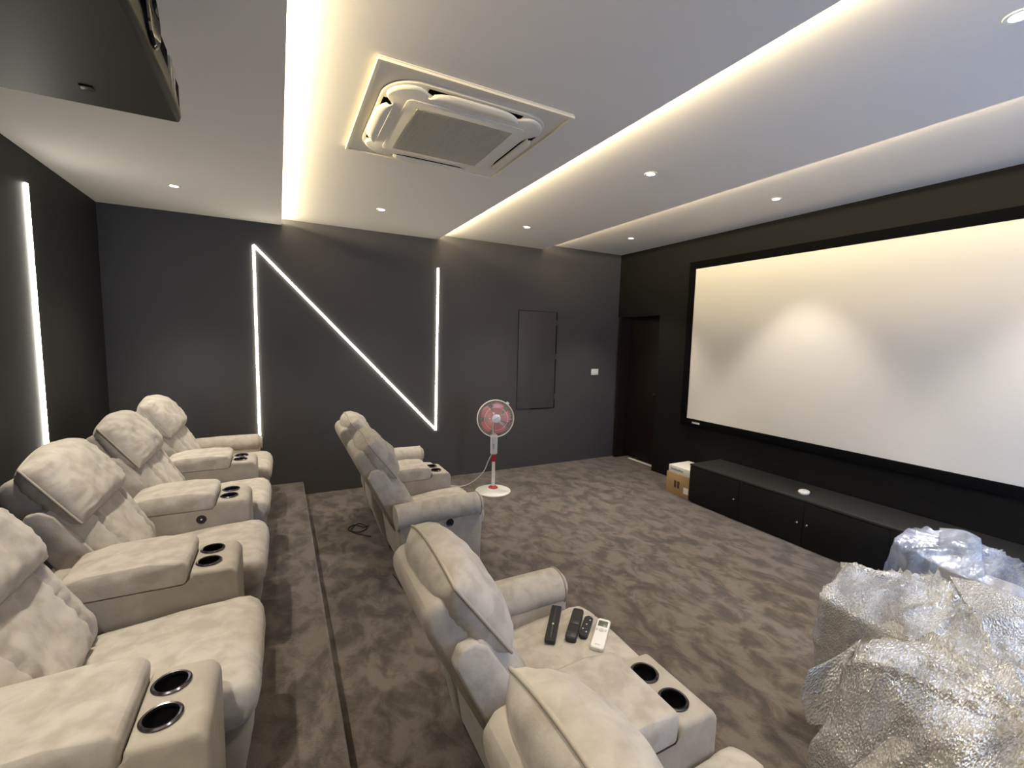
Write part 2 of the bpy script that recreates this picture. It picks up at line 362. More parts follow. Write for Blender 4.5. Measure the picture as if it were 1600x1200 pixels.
# head: axis points towards local +x, slightly up
HC = Vector((0, 0, .845)); ax = Matrix.Translation(HC) @ hd_rot @ Matrix.Rotation(math.radians(-6), 4, 'Y') @ Matrix.Translation((.085, 0, 0)) @ Matrix.Rotation(PI/2, 4, 'Y')
bm = bmesh.new(); lathe(bm, [(0, -.17), (.035, -.168), (.055, -.15), (.060, -.09), (.052, -.055), (.02, -.05), (0, -.05)], 28, ax); link('motor_housing', bm_mesh(bm), M_white, fn)
bm = bmesh.new(); tube(bm, [(-.01, 0, .64), (-.015, 0, .72), (-.005, 0, .82)], .020, 12); link('neck', fanT(bm_mesh(bm)), M_white, fn)
bm = bmesh.new(); lathe(bm, [(0, .012), (.030, .012), (.042, 0), (.044, -.035), (0, -.036)], 28, ax); hub = link('hub', bm_mesh(bm), M_red, fn)
for k in range(5):
    bm = bmesh.new(); g = []; a0 = k*2*PI/5+.3
    for i in range(9):
        rr = .038+i*(.172-.038)/8; row = []
        for j in range(9):
            u = j/8-.5; wdt = .62*(1-(i/8)**4*.25)+.12*(i/8)
            an = a0+u*wdt*1.55+.10*i/8; rad = rr*(1-.07*abs(u*2)**3*(i/8))
            row.append(bm.verts.new(ax @ Vector((rad*math.cos(an), rad*math.sin(an), -.020+.030*u*(1-.3*i/8)))))
        g.append(row)
    for i in range(8):
        for j in range(8): bm.faces.new((g[i][j], g[i+1][j], g[i+1][j+1], g[i][j+1]))
    me = bake(bm_mesh(bm), [('SOLIDIFY', {'thickness': .0022})]); link('blade', me, M_blade, fn, smooth=True)
bm = bmesh.new()
def arc(r0, z0, r1, z1, bulge, an, n=9):
    return [ax @ Vector(((r0+(r1-r0)*t)*math.cos(an), (r0+(r1-r0)*t)*math.sin(an), z0+(z1-z0)*t+bulge*math.sin(PI*t)*.5)) for t in [i/n for i in range(n+1)]]
for k in range(72): tube(bm, arc(.045, .055, .200, .0, .05, 2*PI*k/72+.02), .00075, 4)
for rr, zz in ((.125, .0495),): tube(bm, [ax @ Vector((rr*math.cos(2*PI*i/48), rr*math.sin(2*PI*i/48), zz)) for i in range(48)], .0015, 5, True)
cg = link('front_cage', bm_mesh(bm), M_white, fn)
bm = bmesh.new(); lathe(bm, [(0, .066), (.035, .066), (.046, .060), (.047, .054), (0, .052)], 32, ax); bdg = link('cage_badge', bm_mesh(bm), mat('badge', (.75, .78, .88), .35), cg)
bm = bmesh.new(); add_box(bm, -.030, .030, -.0025, .0025, .0665, .0675, ax @ Matrix.Rotation(.6+PI/2, 4, 'Z')); link('badge_mark', bm_mesh(bm, smooth=False), M_grey, cg)
bm = bmesh.new()
for k in range(72): tube(bm, arc(.06, -.075, .200, -.004, -.06, 2*PI*k/72), .00075, 4)
link('rear_cage', bm_mesh(bm), M_white, fn)
bm = bmesh.new(); lathe(bm, [(.196, -.012), (.204, -.012), (.207, 0), (.204, .012), (.196, .012), (.196, -.012)], 64, ax)
link('cage_rim', bm_mesh(bm), mat('ivory_rim', (.78, .72, .62), .4), fn)
bm = bmesh.new(); add_box(bm, -.015, .015, .195, .225, -.012, .012, ax @ Matrix.Rotation(.9, 4, 'Z')); link('rim_clip', bm_mesh(bm, smooth=False), M_white, fn)
bm = bmesh.new(); P = smooth_path([(2.085, 4.405, .455), (2.045, 4.43, .36), (2.02, 4.50, .22), (1.95, 4.62, .08), (1.85, 4.70, .012), (1.75, 4.76, .006), (1.66, 4.83, .006), (1.60, 4.80, .006)], 8)
tube(bm, P, .0045, 8); me = bm_mesh(bm); me.transform(Matrix.Translation((-2.105, -4.42, 0))); link('power_cord', me, M_whitew, fn)

# ------------------------------------------------------------------ ceiling cassette air conditioner
ac = thing('air_conditioner', 'cream square ceiling cassette air conditioner with open louvres', 'air conditioner', (.868, 2.475, 2.858))
bm = bmesh.new(); hx, hy = .485, .505
add_box(bm, -hx, hx, -hy, hy, -.010, 0); bmesh.ops.bevel(bm, geom=bm.edges[:], offset=.004, segments=2, affect='EDGES')
link('backing_panel', bm_mesh(bm), M_whitew, ac)
bm = bmesh.new()
for a in ((-hx, hx, -hy, -hy+.014), (-hx, hx, hy-.014, hy), (-hx, -hx+.014, -hy+.014, hy-.014), (hx-.014, hx, -hy+.014, hy-.014)): add_box(bm, *a, -.020, -.0095)
link('panel_rim', bm_mesh(bm, smooth=False), mat('ivory_edge', (.80, .74, .60), .5), ac)
def rrect(w2, h2, rad, n=8):
    out = []
    for cx_, cy_, a0 in ((w2-rad, h2-rad, 0), (-w2+rad, h2-rad, 90), (-w2+rad, -h2+rad, 180), (w2-rad, -h2+rad, 270)):
        for k in range(n+1): a = math.radians(a0+90*k/n); out.append((cx_+rad*math.cos(a), cy_+rad*math.sin(a)))
    return out
def stack(layers, k=1):
    bm = bmesh.new(); rings = [[bm.verts.new((x*k, y*k, z)) for x, y in rrect(w2, h2, rad)] for w2, h2, rad, z in layers]
    for A, B in zip(rings, rings[1:]):
        for i in range(len(A)): bm.faces.new((A[i], A[(i+1) % len(A)], B[(i+1) % len(A)], B[i]))
    bm.faces.new(rings[0]); bm.faces.new(rings[-1][::-1]); return bm_mesh(bm, ang=35)
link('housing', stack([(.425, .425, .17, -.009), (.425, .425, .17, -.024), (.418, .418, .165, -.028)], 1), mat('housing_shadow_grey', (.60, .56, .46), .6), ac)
def notched(k, inset, n=160):
    """rounded square with a shallow bay in each side where the louvres sit"""
    out = []
    base = rrect(.415-inset, .415-inset, .16, 10); L_ = []
    for i in range(len(base)):
        a_, b_ = Vector(base[i]), Vector(base[(i+1) % len(base)]); m_ = max(1, int((b_-a_).length/.02))
        for q in range(m_): L_.append(a_.lerp(b_, q/m_))
    for p in L_:
        for ax_ in (0, 1):
            o_ = 1-ax_
            if abs(p[ax_]) > .415-inset-.03:
                u_ = abs(p[o_]); w_ = 1/(1+math.exp((u_-.245)/.020)); p[ax_] -= math.copysign(k*w_, p[ax_])
        out.append(p.copy())
    return out
def stack_n(layers):
    bm = bmesh.new(); rings = [[bm.verts.new((p.x, p.y, z)) for p in notched(k, ins)] for k, ins, z in layers]
    n_ = min(len(r_) for r_ in rings)
    for A, B in zip(rings, rings[1:]):
        for i in range(n_): bm.faces.new((A[i], A[(i+1) % n_], B[(i+1) % n_], B[i]))
    bm.faces.new(rings[-1][::-1]); return bm_mesh(bm, ang=35)
def ring_scaled(layers):
    """layers (scale, z) of the same outline"""
    O_ = notched(.058, 0); bm = bmesh.new(); rings = [[bm.verts.new((p.x*k, p.y*k, z)) for p in O_] for k, z in layers]
    for A, B in zip(rings, rings[1:]):
        for i in range(len(O_)): bm.faces.new((A[i], A[(i+1) % len(O_)], B[(i+1) % len(O_)], B[i]))
    bm.faces.new(rings[-1][::-1]); return bm_mesh(bm, ang=35)
link('face_plate', ring_scaled([(1, -.026), (1, -.034), (.992, -.0385), (.975, -.041)]), M_whitew, ac)
gp = link('intake_frame', stack([(.312, .312, .035, -.040), (.312, .312, .035, -.045), (.303, .303, .03, -.0485)], 1), M_whitew, ac)
link('intake_filter', box_me(-.258, .258, -.258, .258, -.0495, -.0475), M_acgrey, gp)
bm = bmesh.new()
for k in range(-25, 26): add_box(bm, k*.0101-.0011, k*.0101+.0011, -.258, .258, -.0525, -.0493); add_box(bm, -.258, .258, k*.0101-.0011, k*.0101+.0011, -.0525, -.0493)
gr = link('intake_grille', bm_mesh(bm, smooth=False), mat('grille_beige', (.66, .60, .44), .6), gp); gr['kind'] = 'stuff'
for k in range(4):
    R_ = Matrix.Rotation(k*PI/2, 4, 'Z')
    bm = bmesh.new(); g = []
    for i in range(17):
        s = -1+2*i/16; wd = .074*(1-.55*abs(s)**5); row = []
        for j in range(7):
            t = j/6; xx = .362+wd*.88*t; zz = -.043+.006*t-.012*math.sin(PI*t)
            row.append(bm.verts.new(R_ @ Vector((xx, s*.232*(1-.08*t*t), zz))))
        g.append(row)
    for i in range(16):
        for j in range(6): bm.faces.new((g[i][j], g[i+1][j], g[i+1][j+1], g[i][j+1]))
    me = bake(bm_mesh(bm), [('SOLIDIFY', {'thickness': .004, 'offset': 0})]); link('louvre', me, M_whitew, ac, smooth=True)
    bm = bmesh.new(); add_box(bm, .352, .410, -.24, .24, -.0300, -.0275, R_); link('air_slot', bm_mesh(bm, smooth=False), M_velvet, ac)

# ------------------------------------------------------------------ projector hanging from the ceiling
pj = thing('projector', 'black ceiling mounted projector over the back row of recliners', 'projector', (-.60, 1.565, 2.40))
bm = bmesh.new()
nx = 10; sect = []
# rounded shell: side profile in y, plan with bowed front
def pr(x, t): pass
W2, HH = .315, .20
rings = []
for i in range(15):
    th = -PI/2+PI*i/14
    y = W2*math.sin(th)
    c = math.cos(th)**.35 if math.cos(th) > 1e-4 else 0
    prof = [(-.34, .0), (.325, .0), (.325+.014*c, .012), (.318+.02*c, .06), (.30+.02*c, .03+HH*.55), (.25, .04+HH*.72), (.18, .06+HH*.80), (-.30, .06+HH*.80), (-.34, HH*.7)]
    rings.append([bm.verts.new((x, y, z if z < .07 else .07+(z-.07)*(.70+.30*c))) for x, z in prof])
for A, B in zip(rings, rings[1:]):
    for k in range(len(A)): bm.faces.new((A[k], A[(k+1) % len(A)], B[(k+1) % len(A)], B[k]))
bm.faces.new(rings[0]); bm.faces.new(rings[-1][::-1])
me = bake(bm_mesh(bm, ang=30), [('BEVEL', {'width': .006, 'segments': 2, 'limit_method': 'ANGLE'})])
link('shell', me, M_proj, pj, smooth=False)
bm = bmesh.new(); add_box(bm, .326, .3345, -.06, .12, .030, .125); bmesh.ops.bevel(bm, geom=bm.edges[:], offset=.004, segments=2, affect='EDGES'); link('lens_recess', bm_mesh(bm), M_velvet, pj)
bm = bmesh.new(); lathe(bm, [(.062, 0), (.066, .012), (.060, .016), (.045, .004), (0, .002)], 32, Matrix.Translation((.332, -.10, .085)) @ Matrix.Rotation(PI/2, 4, 'Y')); link('lens', bm_mesh(bm), mat('lens_glass', (.01, .01, .015), .05, spec=1), pj)
for y, hgt in ((.155, .095), (.195, .085)):
    link('vent_strip', box_me(.327, .3375, y-.010, y+.010, .030, .030+hgt, .002), mat('gloss_grey', (.35, .32, .26), .2), pj)
link('side_vent', box_me(.325, .3355, .222, .272, .030, .10, .003), M_velvet, pj)
link('foot', box_me(.12, .15, .17, .200, -.004, .001, .002), M_black, pj)
link('foot', box_me(-.26, -.20, .19, .212, -.006, .001, .003), M_black, pj)
link('mount_pole', box_me(-.03, .03, -.03, .03, .2, .39), M_black, pj)
link('mount_plate', box_me(-.09, .09, -.09, .09, .375, .39, .003), M_black, pj)

# ------------------------------------------------------------------ recliner parts (u = depth from console front, y across, z up)
cache = {}
def get(key, fn_):
    if key not in cache: cache[key] = fn_()
    return cache[key]
def soft(prof, y0, y1, bev=.03, lvl=1, cuts=5, crown=0, seg=3):
    bm = bmesh.new(); prism(bm, prof, y0, y1)
    bmesh.ops.bevel(bm, geom=bm.edges[:], offset=bev, segments=seg, profile=.5, affect='EDGES', clamp_overlap=True)
    return bm_mesh(bm, ang=60)
def cushion(O, T, wd, ht, tf, tb, arch=0, nS=56, nT=44, gath=0, lobes=False, pinch=.12, squareness=3.0, seed=0, bow=0):
    """soft cushion; O centre of seam plane (u,z), T unit up-slope vector (u,z)"""
    n = Vector((T[1], 0, -T[0])); tv = Vector((T[0], 0, T[1])); O = Vector((O[0], 0, O[1]))
    if n.x < 0: n = -n
    bm = bmesh.new(); sides = []
    def base(s, t):
        k = 1-pinch*.5*(abs(s)**6)*(1-abs(t)**4)*0
        tt = t*ht/2+arch*(1-s*s)*(t+1)/2
        ww = wd/2*(1-pinch*(t+1)/2*.6)
        edge_in = .012*(1-abs(t)**2)
        return O+Vector((0, 1, 0))*(s*(ww))+tv*tt+n*bow*(s*s-.5)*(-1)
    def prof(s, t):
        return max(0, 1-abs(s)**squareness)**.5*max(0, 1-abs(t)**squareness)**.5
    edge = {}
    for sd, th in ((1, tf), (-1, tb)):
        g = []
        for i in range(nS+1):
            row = []
            s = math.sin((-1+2*i/nS)*PI/2*.999) if i not in (0, nS) else (-1 if i == 0 else 1)
            for j in range(nT+1):
                t = math.sin((-1+2*j/nT)*PI/2) if j not in (0, nT) else (-1 if j == 0 else 1)
                if (i in (0, nS) or j in (0, nT)) and sd == -1: row.append(edge[(i, j)]); continue
                p = base(s, t); h = th*prof(s, t)
                nz = noise.noise(Vector((s*1.6+seed*3.1, t*1.6+sd*5, seed)))*.014+noise.noise(Vector((s*5+seed, t*4, sd*2+seed)))*.007+noise.noise(Vector((s*11+seed, t*6, sd*2+seed)))*.0025
                h += nz*prof(s, t)**.5
                if lobes and sd == 1:
                    for gs in (-.60, .60): h -= .032*math.exp(-((s-gs)/.045)**2)*prof(s, t)
                    if gath: h -= .006*math.sin(t*24+noise.noise(Vector((s*3, t*3, seed)))*3)*math.exp(-((abs(s)-.60)/.10)**2)*prof(s, t)
                elif gath:
                    q = math.exp(-(1-abs(s))/.24)*(1-abs(s)**20)
                    h += gath*(.5+.5*math.sin(t*30+5*noise.noise(Vector((s*2, t*2.2, seed)))))*q*(1-abs(t)**6)
                p = p+n*h*sd
                v = bm.verts.new(p); row.append(v)
                if i in (0, nS) or j in (0, nT): edge[(i, j)] = v
            g.append(row)
        for i in range(nS):
            for j in range(nT):
                q = (g[i][j], g[i+1][j], g[i+1][j+1], g[i][j+1])
                try: bm.faces.new(q if sd == 1 else q[::-1])
                except ValueError: pass
    ring = [edge[(i, 0)].co.copy() for i in range(nS+1)]+[edge[(nS, j)].co.copy() for j in range(1, nT+1)]+[edge[(i, nT)].co.copy() for i in range(nS-1, -1, -1)]+[edge[(0, j)].co.copy() for j in range(nT-1, 0, -1)]
    return bm_mesh(bm, ang=80), ring
def pipe_me(ring, rad=.0058):
    bm = bmesh.new(); P = [ring[0]]
    for p in ring[1:]:
        if (p-P[-1]).length > .006: P.append(p)
    tube(bm, P, rad, 6, True); return bm_mesh(bm, ang=80)
def unit(a, b): v = Vector((b[0]-a[0], b[1]-a[1])); L_ = v.length; return (v.x/L_, v.y/L_), L_

def seat_cushion_me(wd):
    """lofted cushion with two lengthwise seams and a rolled nose"""
    prof = [(-.50, .34), (-.50, .425), (-.44, .440), (-.36, .449), (-.28, .457), (-.20, .464), (-.12, .470), (-.05, .474), (.01, .474), (.05, .466), (.078, .446), (.092, .418), (.095, .385), (.088, .350), (.070, .325), (.03, .318), (-.1, .318)]
    bm = bmesh.new(); n = 72; rows = []
    for i in range(n+1):
        s = -1+2*i/n; y = s*wd/2; e = max(0, 1-abs(s)**10)**.5; row = []
        for k, (x, z) in enumerate(prof):
            nx_, nz_ = (0, 1) if k < 8 else (.6, .7) if k < 11 else (1, 0)
            gr_ = -.0075*math.exp(-((abs(s)-.60)/.018)**2)
            if 7 <= k <= 8: gr_ -= .004
            wob = noise.noise(Vector((x*7, y*7, wd)))*.005
            rnd = -.034*(1-e)
            q = gr_+wob+rnd+.008*(1-s*s)
            row.append(bm.verts.new((x+nx_*q, y*(1 if k else 1), z+nz_*q)))
        rows.append(row)
    for A, B in zip(rows, rows[1:]):
        for k in range(len(prof)): bm.faces.new((A[k], A[(k+1) % len(prof)], B[(k+1) % len(prof)], B[k]))
    bm.faces.new(rows[0]); bm.faces.new(rows[-1][::-1]); return bm_mesh(bm, ang=62)

def recliner(x, y, z, wd, label, group, arms=(), seed=0, button=None):
    t = thing('recliner', label, 'recliner', (x, y, z), group=group)
    h = wd/2
    link('base_frame', get(('bf', wd), lambda: box_me(-.50, -.06, -h+.04, h-.04, 0, .07)), M_black, t)
    link('seat_base', get(('sb', wd), lambda: soft([(-.02, .07), (-.02, .33), (-.58, .36), (-.54, .10), (-.50, .07)], -h+.004, h-.004, .012)), M_suede_d, t)
    link('seat', get(('sc', wd), lambda: seat_cushion_me(wd-.006)), M_suede, t)
    fr = link('footrest', get(('fr', wd), lambda: soft([(-.02, .33), (.070, .335), (.078, .30), (.062, .22), (.040, .10), (-.02, .085)], -h+.03, h-.03, .022)), M_suede_d, t)
    def shell():
        me = soft([(-.44, .36), (-.50, .52), (-.665, .88), (-.70, .935), (-.76, .965), (-.815, .955), (-.845, .915), (-.835, .86), (-.62, .43), (-.565, .33)], -h+.045, h-.045, .028)
        return me
    link('back_shell', get(('sh', wd), shell), M_suede_d, t)
    for s in (-1, 1):
        link('back_wing', get(('wg', wd, s), lambda: soft([(-.480, .505), (-.535, .61), (-.655, .800), (-.700, .828), (-.745, .82), (-.765, .77), (-.60, .43), (-.51, .45)], min(s*(h-.048), s*(h-.002)), max(s*(h-.048), s*(h-.002)), .011)), M_suede, t)
    T, L_ = unit((-.43, .45), (-.625, .80))
    if ('lb', wd) not in cache:
        cache[('lb', wd)], rg = cushion(((-.43-.625)/2-.045, (.45+.80)/2), T, wd-.03, L_+.05, .080, .03, gath=.007, lobes=True, pinch=0, squareness=6, seed=3)
    link('lumbar_cushion', cache[('lb', wd)], M_suede, t)
    k = ('pl', wd, seed % 3)
    if k not in cache:
        T, L_ = unit((-.570, .765), (-.752, 1.008))
        me, rg = cushion(((-.570-.752)/2, (.765+1.008)/2), T, wd-.015, L_, .088, .115, arch=.040, gath=.0095, pinch=.10, squareness=3.2, seed=seed % 3, bow=.018)
        cache[k] = me; cache[k+('p',)] = pipe_me(rg)
    pl = link('head_pillow', cache[k], M_suede, t); link('piping', cache[k+('p',)], M_pipe, pl)
    for s in arms:
        aw = .17
        a0, a1 = sorted((s*h, s*(h+aw-.03)))
        ar = link('armrest', get(('ab', wd, s), lambda: soft([(-.01, .05), (-.005, .52), (-.30, .53), (-.60, .50), (-.585, .30), (-.53, .05)], a0+.002, a1, .014)), M_suede_d, t)
        def roll_me():
            bm = bmesh.new(); cy = s*(h+aw/2-.006); pts = []; rad = []
            for i in range(18):
                q = i/17; u = .012-.62*q; pts.append(Vector((u, cy, .530-.012*q+.006*math.sin(q*PI))))
                rad.append(.082*(1-(max(0, .06-q)/.06)**2.2*.35))
            tube(bm, pts, rad, 20)
            for v in bm.verts: v.co.y = cy+(v.co.y-cy)*1.06; v.co.z += noise.noise(v.co*9)*.003
            return bm_mesh(bm, ang=50)
        rl = link('arm_roll', get(('rl', wd, s), roll_me), M_suede, ar)
        def pipe_r():
            bm = bmesh.new(); cy = s*(h+aw/2-.006)
            tube(bm, [Vector((-.018, cy+.0855*math.cos(a)*1.04, .530+.081*math.sin(a))) for a in [2*PI*i/28 for i in range(28)]], .004, 6, True); return bm_mesh(bm)
        link('piping', get(('rp', wd, s), pipe_r), M_pipe, ar)
        if button == s:
            yy = s*(h+aw-.03); bm = bmesh.new()
            lathe(bm, [(0, .008), (.012, .008), (.016, .003), (.024, .006), (.028, 0), (0, 0)], 24, Matrix.Translation((-.245, yy, .475-.03)) @ Matrix.Rotation(-s*PI/2, 4, 'X'))
            b_ = link('control_button', bm_mesh(bm), M_black, ar)
    return t

CW = .30
def console_body():
    prof = [(-.02, .04), (0, .10), (0, .560), (-.022, .590), (-.168, .597), (-.174, .535), (-.60, .535), (-.605, .582), (-.665, .582), (-.655, .40), (-.53, .04)]
    bm = bmesh.new(); prism(bm, prof, -CW/2+.002, CW/2-.002)
    es = [e for e in bm.edges if abs(e.verts[0].co.y-e.verts[1].co.y) < 1e-5 or True]
    bmesh.ops.bevel(bm, geom=es, offset=.016, segments=3, profile=.5, affect='EDGES', clamp_overlap=True)
    me = bm_mesh(bm, ang=60)
    bm = bmesh.new()
    for s in (-1, 1): lathe(bm, [(0, -.10), (.0425, -.10), (.0425, .06), (0, .06)], 32, Matrix.Translation((-.110, s*.063, .59)))
    cut = bpy.data.objects.new('cut_tmp', bm_mesh(bm, smooth=False)); C.objects.link(cut)
    res = bake(me, [('BOOLEAN', {'object': cut, 'operation': 'DIFFERENCE', 'solver': 'EXACT'})]); bpy.data.objects.remove(cut)
    return res
def lid_me():
    prof = [(-.176, .545), (-.168, .630), (-.190, .652), (-.30, .658), (-.48, .652), (-.57, .634), (-.598, .59), (-.598, .545)]
    return soft(prof, -CW/2+.003, CW/2-.003, .016)
def rim_me():
    bm = bmesh.new(); lathe(bm, [(.0375, -.002), (.0385, .0035), (.0435, .0045), (.0475, .001), (.0475, -.003), (.0375, -.004), (.0375, -.002)], 36); return bm_mesh(bm)
def well_me():
    bm = bmesh.new(); lathe(bm, [(.0415, -.001), (.040, -.07), (0, -.072), (0, -.076), (.0422, -.074), (.0422, -.001), (.0415, -.001)], 32); return bm_mesh(bm)
def console(x, y, z, label, group, button=False):
    t = thing('console', label, 'console', (x, y, z), group=group)
    link('console_base', get('cf', lambda: box_me(-.48, -.06, -CW/2+.04, CW/2-.04, 0, .05)), M_black, t)
    link('console_body', get('cb', console_body), M_suede_d, t)
    link('storage_lid', get('ld', lid_me), M_suede, t)
    for s in (-1, 1):
        c = link('cup_holder', get('wl', well_me), M_well, t, (-.110, s*.063, .5975))
        link('rim', get('rm', rim_me), M_rim, c)
    if button:
        bm = bmesh.new(); lathe(bm, [(0, .006), (.010, .006), (.012, .004), (.024, .006), (.028, 0), (0, 0)], 28, Matrix.Translation((-.242, -CW/2+.006, .50)) @ Matrix.Rotation(PI/2, 4, 'X'))
        b_ = link('control_button', bm_mesh(bm), M_black, t); b_['label'] = 'round black seat control button'
        bm = bmesh.new(); lathe(bm, [(0, .0075), (.004, .0075), (.005, .006)], 12, Matrix.Translation((-.242, -CW/2+.006, .50)) @ Matrix.Rotation(PI/2, 4, 'X')); link('indicator', bm_mesh(bm), M_white, b_)
    return t

# back row on the riser
GB = 'beige suede recliners of the back row'; GCB = 'cup holder consoles of the back row'
wb = .58; XBk = -.18
bk = [(4.47, 'beige recliner of the back row beside the N light wall, farthest from the camera', (1,)),
      (3.59, 'beige back row recliner, second from the far wall', ()),
      (2.71, 'beige back row recliner, third from the far wall, its big head pillow lit from above', ()),
      (1.83, 'beige back row recliner at the left picture edge, fourth from the far wall', ()),
      (.95, 'beige back row recliner at the bottom left corner, only its seat tip showing', ())]
for i, (y, lb, arms) in enumerate(bk): recliner(XBk, y, RZ, wb, lb, GB, arms, i)
for i, y in enumerate((4.03, 3.15, 2.27, 1.39)):
    console(XBk, y, RZ, ['cup holder console between the two back row recliners nearest the far wall', 'back row console with a round black button on its side', 'back row console at mid left with closed lid and two cup holders', 'nearest back row console, cropped at the bottom left, with two large cup holders'][i], GCB, button=(i == 1))
# front row, two pairs on the lower floor
GF = 'beige suede recliners of the front row'; GCF = 'cup holder consoles of the front row'
wf = .52
recliner(1.265, 3.63+CW/2+wf/2, 0, wf, 'far recliner of the front row pair beside the standing fan', GF, (1,), 0)
recliner(1.265, 3.63-CW/2-wf/2, 0, wf, 'front row recliner with a round black button on its outer arm', GF, (-1,), 1, button=-1)
console(1.265, 3.63, 0, 'front row console by the fan, between the far pair of recliners', GCF)
recliner(1.19, .97+CW/2+wf/2, 0, wf, 'front row recliner with remote controls lying on its seat', GF, (1,), 2)
recliner(1.19, .97-CW/2-wf/2, 0, wf, 'nearest front row recliner, cropped at the bottom middle of the photo', GF, (-1,), 0)
console(1.19, .97, 0, 'front row console with two cup holders beside the seat of remote controls', GCF)

# ------------------------------------------------------------------ remote controls on the seat
def slab(name, L_, W_, H_, m, p, q, label, zz, end=.3):
    """remote: p = top end (x,y), q = lower end"""
    p, q = Vector(p), Vector(q); c = (p+q)/2; an = math.atan2(p.y-q.y, p.x-q.x)
    t = thing(name, label, 'remote control', (c.x, c.y, zz), an)
    t.rotation_euler = (0, math.radians(-2.0), an)
    rd = min(W_*end, .02)
    me = stack([(L_/2-.002, W_/2-.002, rd-.002 if rd > .004 else .002, 0), (L_/2, W_/2, rd, .003), (L_/2, W_/2, rd, H_-.003), (L_/2-.003, W_/2-.003, max(rd-.003, .001), H_)], 1)
    link('case', me, m, t); return t, H_
SZ = .4815
a, H_ = slab('remote_control', .235, .046, .018, M_black, (1.112, 1.618), (.952, 1.430), 'long flat black remote on the seat, farthest from the console', SZ, .12)
link('ridge', box_me(-.105, .105, -.004, .004, H_, H_+.002, .0008), M_btnd, a); link('logo_dot', box_me(-.022, -.012, -.004, .004, H_, H_+.0026), M_btn, a)
b, H_ = slab('remote_control', .205, .048, .022, M_black, (1.185, 1.548), (1.035, 1.402), 'thick black remote lying between the long flat one and the small keypad one', SZ, .25)
link('groove', box_me(-.012, .012, -.018, .018, H_, H_+.002, .0008), M_btnd, b)
bp_ = link('battery_cover', box_me(-.098, -.062, -.020, .020, H_-.001, H_+.0015, .0006), M_btnd, b)
c, H_ = slab('remote_control', .140, .038, .016, M_black, (1.199, 1.488), (1.095, 1.398), 'small black keypad remote leaning beside the thick black remote', SZ, .4)
for i in range(6):
    for j in range(3): link('key', box_me(.040-i*.016-.0035, .040-i*.016+.0035, (j-1)*.009-.0028, (j-1)*.009+.0028, H_, H_+.0015), M_btn if (i*2+j) % 5 == 0 else M_btnd, c)
bm = bmesh.new(); lathe(bm, [(.0085, 0), (.0085, .002), (.0115, .002), (.0115, 0), (.0085, 0)], 20, Matrix.Translation((.056, 0, H_))); link('ring_key', bm_mesh(bm), M_btnd, c)
dd_, H_ = slab('remote_control', .190, .056, .018, M_white, (1.245, 1.440), (1.100, 1.313), 'white air conditioner remote with grey display on the seat', SZ, .22)
link('display', box_me(.040, .078, -.020, .020, H_-.001, H_+.001, .0006), M_lcd, dd_)
bm = bmesh.new(); lathe(bm, [(0, .002), (.010, .002), (.011, 0), (0, 0)], 20, Matrix.Translation((.016, 0, H_))); link('round_key', bm_mesh(bm), M_btn, dd_)
for y in (-.018, .018): link('key', box_me(.010, .024, y-.004, y+.004, H_, H_+.0015, .0005), M_btn, dd_)
link('maker_mark', box_me(-.078, -.072, -.011, .011, H_-.0005, H_+.0004), M_btn, dd_)

# cables on the floor behind the front row
def cable(pts, lb):
    bm = bmesh.new(); tube(bm, smooth_path(pts, 7), .0035, 6); tag(link('cable', bm_mesh(bm), M_black), lb, 'cable')
cable([(.68, 4.03, .006), (.64, 4.02, .006), (.56, 4.10, .005), (.50, 4.02, .005), (.58, 3.93, .005), (.66, 4.0, .005), (.60, 4.12, .005), (.52, 3.98, .005), (.60, 3.86, .005), (.66, 3.80, .005)], 'tangled black cable on the carpet behind the far front row recliner')
cable([(.69, 3.10, .005), (.70, 3.02, .005), (.71, 2.90, .005), (.77, 2.80, .005), (.88, 2.77, .005)], 'short black cable behind the recliner with the arm button')

# ------------------------------------------------------------------ film wrapped recliners at right
def film_cover(pts, vox, seed, amp=.035, open_z=.02):
    bm = bmesh.new()
    for p in pts: bm.verts.new(p)
    bmesh.ops.convex_hull(bm, input=bm.verts[:])
    me = bpy.data.meshes.new('h'); bm.to_mesh(me); bm.free()
    me = bake(me, [('REMESH', {'mode': 'VOXEL', 'voxel_size': vox}), ('SMOOTH', {'factor': .5, 'iterations': 6})])
    bm = bmesh.new(); bm.from_mesh(me); bm.normal_update(); cen = sum((v.co for v in bm.verts), Vector())/len(bm.verts)
    for v in bm.verts:
        p = v.co; a_ = math.atan2(p.y-cen.y, p.x-cen.x)
        # taut creases that run down and outwards from the top
        q = Vector((a_*2.2+seed, (p.z+p.x*.35)*1.1, seed)); q2 = Vector((a_*5+seed*2, (p.z-p.y*.5)*2.2, 4+seed)); q3 = p*9
        rdg = max(0, 1-abs(noise.noise(q))*6)**2; r2_ = max(0, 1-abs(noise.noise(q2))*4.5)**2
        v.co += v.normal*amp*(.85*rdg+.30*r2_+.35*noise.noise(p*3+Vector((seed, 0, 0)))+.08*noise.noise(q3)-.25)
        if v.co.z < .004: v.co.z = .004
    kill = [f_ for f_ in bm.faces if f_.calc_center_median().z < open_z and f_.normal.z < -.3]
    bmesh.ops.delete(bm, geom=kill, context='FACES')
    return bm_mesh(bm, ang=180)
